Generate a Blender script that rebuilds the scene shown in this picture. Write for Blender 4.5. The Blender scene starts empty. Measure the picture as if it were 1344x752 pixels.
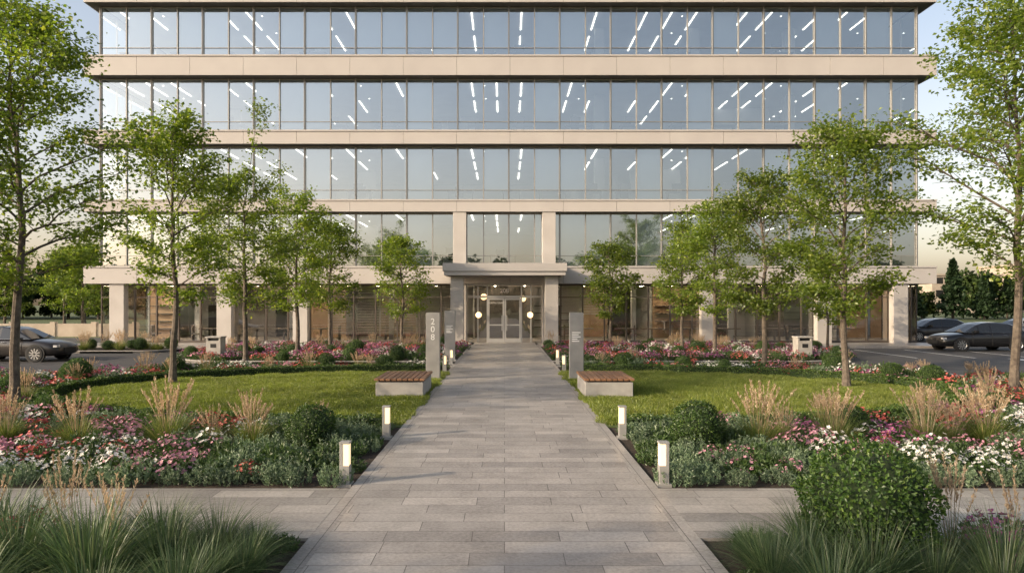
import bpy, math, random, bmesh
import numpy as np
from mathutils import Vector
random.seed(7)
R = np.random.default_rng(11)
scene = bpy.context.scene
COL = scene.collection

# ------------------------------------------------------------------ helpers
def link(o, parent=None):
    COL.objects.link(o)
    if parent is not None: o.parent = parent
    return o
def empty(name, loc=(0,0,0)):
    o = bpy.data.objects.new(name, None); o.location = loc; o.empty_display_size = .2
    return link(o)
def obj(name, me, loc=(0,0,0), rot=0, sc=1, parent=None):
    o = bpy.data.objects.new(name, me); o.location = loc; o.rotation_euler = (0,0,rot)
    o.scale = (sc,sc,sc) if not isinstance(sc, tuple) else sc
    return link(o, parent)
def qmesh(name, V, Q, mats, mi=None, smooth=False):
    V = np.asarray(V, dtype=np.float32).reshape(-1,3); Q = np.asarray(Q, dtype=np.int32).reshape(-1,4)
    me = bpy.data.meshes.new(name)
    me.vertices.add(len(V)); me.vertices.foreach_set('co', V.ravel())
    me.loops.add(Q.size); me.loops.foreach_set('vertex_index', Q.ravel())
    me.polygons.add(len(Q)); me.polygons.foreach_set('loop_start', np.arange(0,Q.size,4,dtype=np.int32))
    for m in mats: me.materials.append(m)
    if mi is not None: me.polygons.foreach_set('material_index', np.asarray(mi,dtype=np.int32))
    me.polygons.foreach_set('use_smooth', np.full(len(Q), smooth))
    me.update(calc_edges=True); me.validate()
    return me
class Acc:
    def __init__(s): s.V=[]; s.Q=[]; s.M=[]; s.n=0
    def add(s, V, Q, m=0):
        V=np.asarray(V,float).reshape(-1,3); Q=np.asarray(Q,int).reshape(-1,4)
        s.V.append(V); s.Q.append(Q+s.n); s.M.append(np.full(len(Q),m)); s.n+=len(V)
    def box(s,x0,x1,y0,y1,z0,z1,m=0):
        V=[(x0,y0,z0),(x1,y0,z0),(x1,y1,z0),(x0,y1,z0),(x0,y0,z1),(x1,y0,z1),(x1,y1,z1),(x0,y1,z1)]
        Q=[(0,3,2,1),(4,5,6,7),(0,1,5,4),(1,2,6,5),(2,3,7,6),(3,0,4,7)]
        s.add(V,Q,m)
    def tube(s,P,r,n=6,m=0):
        P=np.asarray(P,float); r=np.asarray(r,float); k=len(P)
        T=np.gradient(P,axis=0); T/=np.linalg.norm(T,axis=1)[:,None]+1e-9
        up=np.array([0,0,1.]) if abs(T[0][2])<.9 else np.array([1.,0,0])
        A=np.cross(T,up); A/=np.linalg.norm(A,axis=1)[:,None]+1e-9
        B=np.cross(T,A)
        a=np.linspace(0,2*np.pi,n,endpoint=False)
        V=P[:,None,:]+r[:,None,None]*(A[:,None,:]*np.cos(a)[None,:,None]+B[:,None,:]*np.sin(a)[None,:,None])
        Q=[(i*n+j,i*n+(j+1)%n,(i+1)*n+(j+1)%n,(i+1)*n+j) for i in range(k-1) for j in range(n)]
        s.add(V.reshape(-1,3),Q,m)
    def mesh(s,name,mats,smooth=False):
        return qmesh(name,np.concatenate(s.V),np.concatenate(s.Q),mats,np.concatenate(s.M),smooth)
def bevel(o,w=.01,seg=2):
    m=o.modifiers.new('bevel','BEVEL'); m.width=w; m.segments=seg; m.limit_method='ANGLE'
    return o
def poly_prism(name,pts,z0,z1,mat):
    n=len(pts); me=bpy.data.meshes.new(name)
    V=[(x,y,z1) for x,y in pts]+[(x,y,z0) for x,y in pts]
    F=[list(range(n))]+[(i,i+n,(i+1)%n+n,(i+1)%n) for i in range(n)]
    me.from_pydata(V,[],F); me.materials.append(mat); me.update()
    bm=bmesh.new(); bm.from_mesh(me); bmesh.ops.recalc_face_normals(bm,faces=bm.faces)
    bmesh.ops.triangulate(bm,faces=[f for f in bm.faces if len(f.verts)>4]); bm.to_mesh(me); bm.free()
    return me

# ------------------------------------------------------------------ materials
def newmat(name):
    m=bpy.data.materials.new(name); m.use_nodes=True
    nt=m.node_tree; b=nt.nodes['Principled BSDF']; return m,nt,b
def rgb(c): return (c[0],c[1],c[2],1)
def surf(name,c1,c2=None,rough=.6,scale=3.,metal=0,bump=0,bscale=40,detail=6,spec=.5):
    m,nt,b=newmat(name); N=nt.nodes; L=nt.links
    b.inputs['Roughness'].default_value=rough; b.inputs['Metallic'].default_value=metal
    b.inputs['Specular IOR Level'].default_value=spec
    tc=N.new('ShaderNodeTexCoord')
    if c2 is None: b.inputs['Base Color'].default_value=rgb(c1)
    else:
        nz=N.new('ShaderNodeTexNoise'); nz.inputs['Scale'].default_value=scale; nz.inputs['Detail'].default_value=detail
        L.new(tc.outputs['Object'],nz.inputs['Vector'])
        cr=N.new('ShaderNodeValToRGB'); cr.color_ramp.elements[0].position=.32; cr.color_ramp.elements[1].position=.68
        cr.color_ramp.elements[0].color=rgb(c1); cr.color_ramp.elements[1].color=rgb(c2)
        L.new(nz.outputs['Fac'],cr.inputs['Fac']); L.new(cr.outputs['Color'],b.inputs['Base Color'])
    if bump:
        n2=N.new('ShaderNodeTexNoise'); n2.inputs['Scale'].default_value=bscale; n2.inputs['Detail'].default_value=5
        L.new(tc.outputs['Object'],n2.inputs['Vector'])
        bp=N.new('ShaderNodeBump'); bp.inputs['Strength'].default_value=bump; bp.inputs['Distance'].default_value=.02
        L.new(n2.outputs['Fac'],bp.inputs['Height']); L.new(bp.outputs['Normal'],b.inputs['Normal'])
    return m
def leafmat(name,ca,cb,cc=None,trans=.3,rough=.45,tv=1.5,gloss=.045):
    m=bpy.data.materials.new(name); m.use_nodes=True; nt=m.node_tree; N=nt.nodes; L=nt.links; N.clear()
    out=N.new('ShaderNodeOutputMaterial')
    g=N.new('ShaderNodeNewGeometry'); oi=N.new('ShaderNodeObjectInfo')
    cr=N.new('ShaderNodeValToRGB'); e=cr.color_ramp.elements
    e[0].color=rgb(ca); e[1].color=rgb(cb)
    if cc: x=e.new(.8); x.color=rgb(cb); e[2].color=rgb(cc)
    L.new(g.outputs['Random Per Island'],cr.inputs['Fac'])
    hs=N.new('ShaderNodeHueSaturation')
    mr=N.new('ShaderNodeMapRange'); mr.inputs['To Min'].default_value=.8; mr.inputs['To Max'].default_value=1.2
    L.new(oi.outputs['Random'],mr.inputs['Value']); L.new(mr.outputs['Result'],hs.inputs['Value'])
    L.new(cr.outputs['Color'],hs.inputs['Color'])
    df=N.new('ShaderNodeBsdfDiffuse'); L.new(hs.outputs['Color'],df.inputs['Color'])
    tr=N.new('ShaderNodeBsdfTranslucent'); mx=N.new('ShaderNodeMixShader'); mx.inputs[0].default_value=trans
    h2=N.new('ShaderNodeHueSaturation'); h2.inputs['Value'].default_value=tv; h2.inputs['Saturation'].default_value=1.1
    L.new(hs.outputs['Color'],h2.inputs['Color']); L.new(h2.outputs['Color'],tr.inputs['Color'])
    L.new(df.outputs[0],mx.inputs[1]); L.new(tr.outputs[0],mx.inputs[2])
    gl=N.new('ShaderNodeBsdfGlossy'); gl.inputs['Roughness'].default_value=rough
    m2=N.new('ShaderNodeMixShader'); m2.inputs[0].default_value=gloss
    L.new(mx.outputs[0],m2.inputs[1]); L.new(gl.outputs[0],m2.inputs[2]); L.new(m2.outputs[0],out.inputs[0])
    return m
def emis(name,c,s):
    m,nt,b=newmat(name); b.inputs['Base Color'].default_value=rgb(c)
    b.inputs['Emission Color'].default_value=rgb(c); b.inputs['Emission Strength'].default_value=s
    return m
def paving(name,c1,c2,cm,bw,rh,rough=.42,rot=0,mortar=.005):
    m,nt,b=newmat(name); N=nt.nodes; L=nt.links
    tc=N.new('ShaderNodeTexCoord'); mp=N.new('ShaderNodeMapping'); mp.inputs['Rotation'].default_value[2]=rot
    L.new(tc.outputs['Object'],mp.inputs['Vector'])
    t=N.new('ShaderNodeTexBrick'); t.inputs['Scale'].default_value=1; t.inputs['Brick Width'].default_value=bw
    t.inputs['Row Height'].default_value=rh; t.inputs['Mortar Size'].default_value=mortar; t.inputs['Mortar Smooth'].default_value=.2
    t.offset=.37; t.offset_frequency=2; t.squash=1.35; t.squash_frequency=3
    t.inputs['Color1'].default_value=rgb(c1); t.inputs['Color2'].default_value=rgb(c2); t.inputs['Mortar'].default_value=rgb(cm)
    L.new(mp.outputs[0],t.inputs['Vector'])
    nz=N.new('ShaderNodeTexNoise'); nz.inputs['Scale'].default_value=1.3; nz.inputs['Detail'].default_value=9; nz.inputs['Roughness'].default_value=.68
    L.new(tc.outputs['Object'],nz.inputs['Vector'])
    n3=N.new('ShaderNodeTexNoise'); n3.inputs['Scale'].default_value=26; n3.inputs['Detail'].default_value=6; n3.inputs['Roughness'].default_value=.7
    L.new(tc.outputs['Object'],n3.inputs['Vector'])
    ad=N.new('ShaderNodeMath'); ad.operation='ADD'; L.new(nz.outputs['Fac'],ad.inputs[0]); L.new(n3.outputs['Fac'],ad.inputs[1])
    mr=N.new('ShaderNodeMapRange'); mr.inputs['From Min'].default_value=.65; mr.inputs['From Max'].default_value=1.35
    mr.inputs['To Min'].default_value=.58; mr.inputs['To Max'].default_value=1.34
    L.new(ad.outputs[0],mr.inputs['Value'])
    hs=N.new('ShaderNodeHueSaturation'); L.new(t.outputs['Color'],hs.inputs['Color']); L.new(mr.outputs[0],hs.inputs['Value'])
    L.new(hs.outputs['Color'],b.inputs['Base Color'])
    m2=N.new('ShaderNodeMapRange'); m2.inputs['From Min'].default_value=.65; m2.inputs['From Max'].default_value=1.35
    m2.inputs['To Min'].default_value=rough+.14; m2.inputs['To Max'].default_value=rough-.12
    L.new(ad.outputs[0],m2.inputs['Value']); L.new(m2.outputs[0],b.inputs['Roughness'])
    mu=N.new('ShaderNodeMath'); mu.operation='MULTIPLY_ADD'; mu.inputs[1].default_value=-1.0
    L.new(t.outputs['Fac'],mu.inputs[0])
    m4=N.new('ShaderNodeMath'); m4.operation='MULTIPLY'; m4.inputs[1].default_value=.35; L.new(n3.outputs['Fac'],m4.inputs[0])
    L.new(m4.outputs[0],mu.inputs[2])
    bp=N.new('ShaderNodeBump'); bp.inputs['Strength'].default_value=.35; bp.inputs['Distance'].default_value=.008
    L.new(mu.outputs[0],bp.inputs['Height']); L.new(bp.outputs['Normal'],b.inputs['Normal'])
    return m

M={}
M['paver']=paving('stone_paving',(.26,.238,.22),(.42,.385,.352),(.12,.105,.095),.86,.30,rough=.36)
M['paver_edge']=paving('stone_edging',(.29,.265,.245),(.38,.35,.32),(.09,.08,.075),1.1,.2,rot=math.pi/2)
M['soil']=surf('mulch_soil',(.022,.015,.010),(.07,.048,.032),rough=.95,scale=25,bump=1,bscale=60)
M['asphalt']=surf('asphalt',(.042,.042,.045),(.062,.06,.06),rough=.75,scale=1.5,bump=.4,bscale=150)
M['field']=surf('field_grass',(.05,.075,.02),(.09,.115,.035),rough=.95,scale=.4,bump=.6,bscale=8)
M['lawnbase']=surf('lawn_base',(.07,.10,.022),(.12,.15,.042),rough=.95,scale=2.0,bump=.5,bscale=80)
M['kerb']=surf('kerb_concrete',(.33,.31,.285),(.43,.41,.38),rough=.8,scale=5,bump=.2)
M['white']=surf('white_road_paint',(.6,.6,.58),(.8,.8,.78),rough=.6,scale=6)
M['conc']=surf('bench_concrete',(.32,.30,.275),(.42,.40,.37),rough=.75,scale=4,bump=.25,bscale=50)
M['fascia']=surf('fascia_metal_panel',(.46,.425,.395),(.505,.47,.435),rough=.42,scale=.7)
M['column']=surf('column_cladding',(.44,.405,.37),(.50,.465,.43),rough=.6,scale=1.2)
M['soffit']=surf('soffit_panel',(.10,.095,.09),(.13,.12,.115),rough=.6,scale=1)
M['joint']=surf('panel_joint',(.05,.045,.04),rough=.8)
M['mull']=surf('mullion_aluminium',(.38,.36,.33),rough=.4,metal=.5)
M['bronze']=surf('bronze_frame',(.12,.10,.085),rough=.4,metal=.5)
M['alu']=surf('door_aluminium',(.55,.53,.5),rough=.35,metal=.6)
M['ceil']=surf('office_ceiling',(.72,.72,.70),(.78,.78,.76),rough=.9,scale=1)
M['ifloor']=surf('office_floor',(.22,.20,.18),(.30,.28,.26),rough=.6,scale=1)
M['iwall']=surf('office_wall',(.45,.46,.46),(.60,.60,.59),rough=.9,scale=.35)
M['lobby']=surf('lobby_wood_wall',(.26,.17,.10),(.44,.31,.20),rough=.6,scale=.5)
M['lobdk']=surf('lobby_dark_wall',(.07,.065,.06),(.12,.11,.10),rough=.6,scale=.5)
M['blind']=surf('window_blind',(.74,.75,.77),(.80,.81,.82),rough=.9,scale=.5)
M['louvre']=surf('louvre_blind',(.48,.45,.41),rough=.6)
M['dark']=surf('dark_gap',(.015,.015,.015),rough=.7)
M['furn']=surf('office_furniture',(.10,.09,.085),(.28,.25,.22),rough=.6,scale=.6)
M['led']=emis('led_strip',(1,.93,.82),5.0); M['led'].cycles.emission_sampling='NONE'
M['lobbyfill']=emis('lobby_fill_panel',(1,.80,.54),26)  # added warm emitter that brightens the ground floor interior
M['globe']=emis('globe_lamp_glass',(1,.68,.36),2.4)
M['bolglow']=emis('bollard_lens',(1,.76,.46),.95)
M['bol']=surf('bollard_metal',(.34,.33,.31),(.40,.39,.37),rough=.45,metal=.3,scale=8)
def woodmat():
    m,nt,b=newmat('bench_wood'); N=nt.nodes; L=nt.links
    tc=N.new('ShaderNodeTexCoord'); mp=N.new('ShaderNodeMapping'); mp.inputs['Scale'].default_value=(30,2,30)
    L.new(tc.outputs['Object'],mp.inputs['Vector'])
    nz=N.new('ShaderNodeTexNoise'); nz.inputs['Scale'].default_value=1.2; nz.inputs['Detail'].default_value=6; L.new(mp.outputs[0],nz.inputs['Vector'])
    g=N.new('ShaderNodeNewGeometry'); ad=N.new('ShaderNodeMath'); ad.operation='MULTIPLY_ADD'; ad.inputs[1].default_value=.35
    L.new(g.outputs['Random Per Island'],ad.inputs[0]); L.new(nz.outputs['Fac'],ad.inputs[2])
    cr=N.new('ShaderNodeValToRGB'); cr.color_ramp.elements[0].position=.3; cr.color_ramp.elements[1].position=.95
    cr.color_ramp.elements[0].color=(.13,.06,.03,1); cr.color_ramp.elements[1].color=(.38,.20,.105,1)
    L.new(ad.outputs[0],cr.inputs['Fac']); L.new(cr.outputs[0],b.inputs['Base Color']); b.inputs['Roughness'].default_value=.55
    return m
M['wood']=woodmat()
M['bark']=surf('tree_bark',(.065,.05,.04),(.16,.13,.10),rough=.9,scale=9,bump=.7,bscale=35)
M['leaf']=leafmat('tree_leaves',(.075,.12,.018),(.16,.215,.032),(.25,.28,.05),trans=.48,tv=2.0)
M['leafdk']=leafmat('treeline_leaves',(.020,.040,.012),(.05,.075,.022),(.085,.11,.032),trans=.2,gloss=.01)
M['conif']=leafmat('conifer_leaves',(.015,.030,.014),(.035,.06,.024),trans=.1,gloss=.01)
M['box']=leafmat('boxwood_leaves',(.025,.06,.012),(.07,.13,.022),(.12,.18,.035),trans=.25)
M['hedge']=leafmat('hedge_leaves',(.035,.075,.014),(.09,.15,.028),(.14,.19,.04),trans=.25)
M['silver']=leafmat('silver_green_leaves',(.08,.13,.07),(.17,.23,.13),(.24,.30,.18),trans=.3)
M['cover']=leafmat('groundcover_leaves',(.035,.07,.018),(.08,.13,.035),trans=.3)
M['blade']=leafmat('sedge_blades',(.040,.078,.03),(.10,.15,.058),(.18,.20,.10),trans=.3)
M['blade2']=leafmat('reed_grass_blades',(.07,.11,.025),(.16,.20,.05),(.34,.29,.12),trans=.35)
M['plume']=leafmat('reed_grass_plumes',(.36,.26,.16),(.52,.40,.27),(.62,.51,.37),trans=.4,tv=1.2)
M['lawnb']=leafmat('lawn_blades',(.10,.14,.02),(.20,.24,.04),(.31,.31,.07),trans=.38,tv=1.7)
M['fw']=leafmat('white_petals',(.66,.64,.60),(.8,.79,.76),trans=.25,tv=1.1)
M['fp']=leafmat('pink_petals',(.46,.19,.27),(.64,.34,.42),trans=.25,tv=1.2)
M['fr']=leafmat('red_petals',(.32,.05,.055),(.52,.13,.12),trans=.2,tv=1.2)
M['fm']=leafmat('magenta_petals',(.26,.06,.17),(.44,.15,.31),trans=.25,tv=1.2)
M['fy']=surf('flower_centre',(.55,.38,.06),rough=.8)
M['coredk']=surf('shrub_light_block',(.015,.030,.010),(.03,.05,.016),rough=1,scale=20)  # dark solid added inside the foliage to block light
def glassmat(name,base,tint,rough=.015,amt=.28):
    m=bpy.data.materials.new(name); m.use_nodes=True; nt=m.node_tree; N=nt.nodes; L=nt.links; N.clear()
    out=N.new('ShaderNodeOutputMaterial'); tr=N.new('ShaderNodeBsdfTransparent'); tr.inputs[0].default_value=rgb(tint)
    gl=N.new('ShaderNodeBsdfGlossy'); gl.inputs['Color'].default_value=rgb(base); gl.inputs['Roughness'].default_value=rough
    fr=N.new('ShaderNodeFresnel'); fr.inputs['IOR'].default_value=1.5
    ad=N.new('ShaderNodeMath'); ad.operation='ADD'; ad.use_clamp=True; ad.inputs[1].default_value=amt; L.new(fr.outputs[0],ad.inputs[0])
    mx=N.new('ShaderNodeMixShader'); L.new(ad.outputs[0],mx.inputs[0]); L.new(tr.outputs[0],mx.inputs[1]); L.new(gl.outputs[0],mx.inputs[2])
    tc=N.new('ShaderNodeTexCoord'); nz=N.new('ShaderNodeTexNoise'); nz.inputs['Scale'].default_value=.5; nz.inputs['Detail'].default_value=1
    L.new(tc.outputs['Object'],nz.inputs['Vector']); bp=N.new('ShaderNodeBump'); bp.inputs['Strength'].default_value=.12; bp.inputs['Distance'].default_value=.02
    L.new(nz.outputs['Fac'],bp.inputs['Height']); L.new(bp.outputs[0],gl.inputs['Normal'])
    L.new(mx.outputs[0],out.inputs[0]); return m
M['glass']=glassmat('facade_glass',(.88,.95,1.0),(.86,.92,.94),amt=.40)
M['gglass']=glassmat('shopfront_glass',(.95,.95,.95),(.95,.94,.92),amt=.13)

# ------------------------------------------------------------------ world / sun / camera
SUN_EL=math.radians(21); sd=Vector((-.92,-.39,0)).normalized()
w=bpy.data.worlds.new('World'); scene.world=w; w.use_nodes=True
nt=w.node_tree; bg=nt.nodes['Background']
sky=nt.nodes.new('ShaderNodeTexSky'); sky.sky_type='NISHITA'; sky.sun_disc=False
sky.sun_elevation=SUN_EL; sky.sun_rotation=math.atan2(sd.x,sd.y)%(2*math.pi)
sky.air_density=1.0; sky.dust_density=3.4; sky.ozone_density=1.0; sky.altitude=0
hs=nt.nodes.new('ShaderNodeHueSaturation'); hs.inputs['Saturation'].default_value=.60; hs.inputs['Value'].default_value=1.7
nt.links.new(sky.outputs[0],hs.inputs['Color'])
tcw=nt.nodes.new('ShaderNodeTexCoord'); sx=nt.nodes.new('ShaderNodeSeparateXYZ'); nt.links.new(tcw.outputs['Generated'],sx.inputs[0])
crw=nt.nodes.new('ShaderNodeValToRGB'); e=crw.color_ramp.elements; e[0].position=0; e[0].color=(1.38,1.12,.88,1); e[1].position=1; e[1].color=(.56,.60,.66,1)
x=e.new(.12); x.color=(1.18,1.04,.92,1); x=e.new(.34); x.color=(1,1,1,1); x=e.new(.6); x.color=(.68,.70,.74,1)
nt.links.new(sx.outputs['Z'],crw.inputs['Fac'])
mw=nt.nodes.new('ShaderNodeMix'); mw.data_type='RGBA'; mw.blend_type='MULTIPLY'; mw.inputs[0].default_value=1
nt.links.new(hs.outputs[0],mw.inputs[6]); nt.links.new(crw.outputs[0],mw.inputs[7])
nt.links.new(mw.outputs[2],bg.inputs['Color'])
bg.inputs['Strength'].default_value=.15
sl=bpy.data.lights.new('sun','SUN'); sl.energy=5.0; sl.angle=math.radians(.6); sl.color=(1,.80,.56)
so=link(bpy.data.objects.new('sun',sl))
d=Vector((sd.x*math.cos(SUN_EL),sd.y*math.cos(SUN_EL),math.sin(SUN_EL)))
so.rotation_euler=d.to_track_quat('Z','Y').to_euler(); so.location=d*60
cam=bpy.data.cameras.new('camera'); co=link(bpy.data.objects.new('camera',cam)); scene.camera=co
co.location=(0,0,2.3); co.rotation_euler=(math.pi/2,0,0)
cam.lens=24; cam.sensor_width=36; cam.shift_x=10/1344; cam.shift_y=22/1344; cam.clip_start=.05; cam.clip_end=3000
scene.view_settings.view_transform='Standard'; scene.view_settings.look='None'; scene.view_settings.exposure=0

# ------------------------------------------------------------------ ground
a=Acc(); a.add([(-700,-700,-.14),(700,-700,-.14),(700,700,-.14),(-700,700,-.14)],[(0,1,2,3)])
obj('ground',a.mesh('ground',[M['field']]))
a=Acc(); a.add([(-70,20.5,-.125),(70,20.5,-.125),(70,48,-.125),(-70,48,-.125)],[(0,1,2,3)])
obj('asphalt_road',a.mesh('asphalt_road',[M['asphalt']]))
PW=1.92
a=Acc(); a.box(-PW+.17,PW-.17,-25,39.9,-.135,0)
obj('stone_path',a.mesh('stone_path',[M['paver']]))
a=Acc(); 
for s in (-1,1):
    x0,x1=sorted((s*(PW-.168),s*PW)); a.box(x0,x1,-25,6.7,-.135,.0); a.box(x0,x1,8.5,38,-.135,.0); a.box(x0,x1,6.702,8.498,-.135,-.001)
obj('path_edging',a.mesh('path_edging',[M['paver_edge']]))
a=Acc(); a.box(-40,-PW-.002,6.7,8.5,-.135,0); a.box(PW+.002,40,6.7,8.5,-.135,0)
obj('cross_path',a.mesh('cross_path',[M['paver']]))
a=Acc(); a.box(-24.2,-PW-.002,36.8,39.9,-.135,0); a.box(PW+.002,24.9,36.8,39.9,-.135,0)
obj('forecourt_pavement',a.mesh('forecourt_pavement',[M['paver']]))
def mir(p): return [(-x,y) for x,y in p][::-1]
back=[(-17,21.1),(-15.2,21.6),(-13.4,22.6),(-11.5,23.8),(-9.5,24.6),(-7,25),(-PW-.15,25)]
gl=[(-PW-.003,8.503),(-40,8.503),(-40,21.1)]+back[0:-1]+[(-PW-.003,25)]
for s,p in ((1,gl),(-1,mir(gl))):
    obj('garden_soil',poly_prism('garden_soil',p,-.135,-.03,M['soil']))
fl=[(-PW-.003,6.697),(-PW-.003,-25),(-40,-25),(-40,6.697)]
obj('garden_soil',poly_prism('garden_soil',fl[::-1],-.135,-.03,M['soil']))
obj('garden_soil',poly_prism('garden_soil',mir(fl),-.135,-.03,M['soil']))
def kerbline(pts,closed=False,wd=.16,z1=.0,name='kerb'):
    P=np.array(pts,float); n=len(P)
    if closed: T=np.roll(P,-1,0)-np.roll(P,1,0)
    else: T=np.gradient(P,axis=0)
    T/=np.linalg.norm(T,axis=1)[:,None]; Nn=np.stack([-T[:,1],T[:,0]],1)
    A=P+Nn*wd; V=[];Q=[]
    for i in range(n): V+=[(*P[i],-.13),(*P[i],z1),(*A[i],z1),(*A[i],-.13)]
    m=n if closed else n-1
    for i in range(m):
        b0=4*i; b1=4*((i+1)%n)
        Q+=[(b0,b1,b1+1,b0+1),(b0+1,b1+1,b1+2,b0+2),(b0+2,b1+2,b1+3,b0+3)]
    return obj(name,qmesh(name,V,Q,[M['kerb']]))
kl=[(-40,21.1)]+back[:-1]+[(-PW-.003,25)]
kerbline(kl); kerbline([(-x,y) for x,y in kl],wd=-.16)
def arcpts(cx,cy,r,a0,a1,n=10): return [(cx+r*math.cos(math.radians(t)),cy+r*math.sin(math.radians(t))) for t in np.linspace(a0,a1,n)]
def island(xo,xi,y0,y1,r):
    s=1 if xo>xi else -1
    if s>0: p=[(xi,y0)]+arcpts(xo-r,y0+r,r,-90,0)+arcpts(xo-r,y1-r,r,0,90)+[(xi,y1)]
    else: p=[(xi,y1)]+arcpts(xo+r,y1-r,r,90,180)+arcpts(xo+r,y0+r,r,180,270)+[(xi,y0)]
    obj('planting_soil',poly_prism('planting_soil',p,-.135,-.03,M['soil']))
    kerbline(p,closed=False,wd=.16)
island(-14.6,-PW-.003,27.2,36.7,3.8); island(15.4,PW+.003,27.2,36.7,3.8)
p=arcpts(-20.6,34.6,1.5,90,270)+arcpts(-18.0,34.6,1.5,-90,90)
obj('planting_soil',poly_prism('planting_soil',p,-.135,-.03,M['soil'])); kerbline(p,True)
a=Acc()
for i in range(9):
    x=18.2+i*2.6; a.add([(x,30.2,-.12),(x+.1,30.2,-.12),(x+.1,35.6,-.12),(x,35.6,-.12)],[(0,1,2,3)])
for i in range(8):
    x=-24.5-i*2.6; a.add([(x,30.2,-.12),(x+.1,30.2,-.12),(x+.1,35.6,-.12),(x,35.6,-.12)],[(0,1,2,3)])
for i in range(12):
    x=22.0+i*.9; a.add([(x,28.2,-.119),(x+.45,28.2,-.119),(x+.45,29.9,-.119),(x,29.9,-.119)],[(0,1,2,3)])
obj('road_markings',a.mesh('road_markings',[M['white']]))

# ------------------------------------------------------------------ lawn
LC=18.0; LX=9.3; LY=5.2
def inlawn(x,y,f=1.0):
    ax=abs(x); return ax>PW and ((ax-PW)/(LX*f))**2+((y-LC)/(LY*f))**2<1
def lawn_outline(s,n=48):
    return [(s*(PW+.003+LX*math.cos(t)),LC+LY*math.sin(t)) for t in np.linspace(-math.pi/2,math.pi/2,n)]
def blades_patch(name,n,rad,h,mat,seed,wd=.006):
    r=np.random.default_rng(seed)
    rr=rad*np.sqrt(r.random(n)); th=r.random(n)*2*np.pi
    x=rr*np.cos(th); y=rr*np.sin(th); H=h*(.4+.9*r.random(n)); az=r.random(n)*2*np.pi; ln=.7*r.random(n)*H
    fz=r.random(n)*2*np.pi; wx=np.cos(fz)*wd; wy=np.sin(fz)*wd
    tx=x+np.cos(az)*ln; ty=y+np.sin(az)*ln
    z=np.zeros(n)
    V=np.stack([np.stack([x-wx,y-wy,z],1),np.stack([x+wx,y+wy,z],1),np.stack([tx+wx*.3,ty+wy*.3,H],1),np.stack([tx-wx*.3,ty-wy*.3,H],1)],1).reshape(-1,3)
    return qmesh(name,V,np.arange(4*n).reshape(-1,4),[mat])
patches=[blades_patch('lawn_blades',1000,.36,h,M['lawnb'],s) for s,h in enumerate((.065,.075,.085,.055))]
for s in (-1,1):
    L=obj('lawn',poly_prism('lawn',lawn_outline(s) if s>0 else lawn_outline(s)[::-1],-.1,-.012,M['lawnbase']))
    for gx in np.arange(2.2,PW+LX,.44):
        for gy in np.arange(LC-LY,LC+LY,.44):
            x=gx+random.uniform(-.08,.08); y=gy+random.uniform(-.08,.08)
            if ((x+.25-PW)/LX)**2+((abs(y-LC)+.25)/LY)**2<1:
                obj('grass_blades',random.choice(patches),(s*x,y,-.012),random.uniform(0,6.28),random.uniform(.9,1.15),parent=L)

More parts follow.
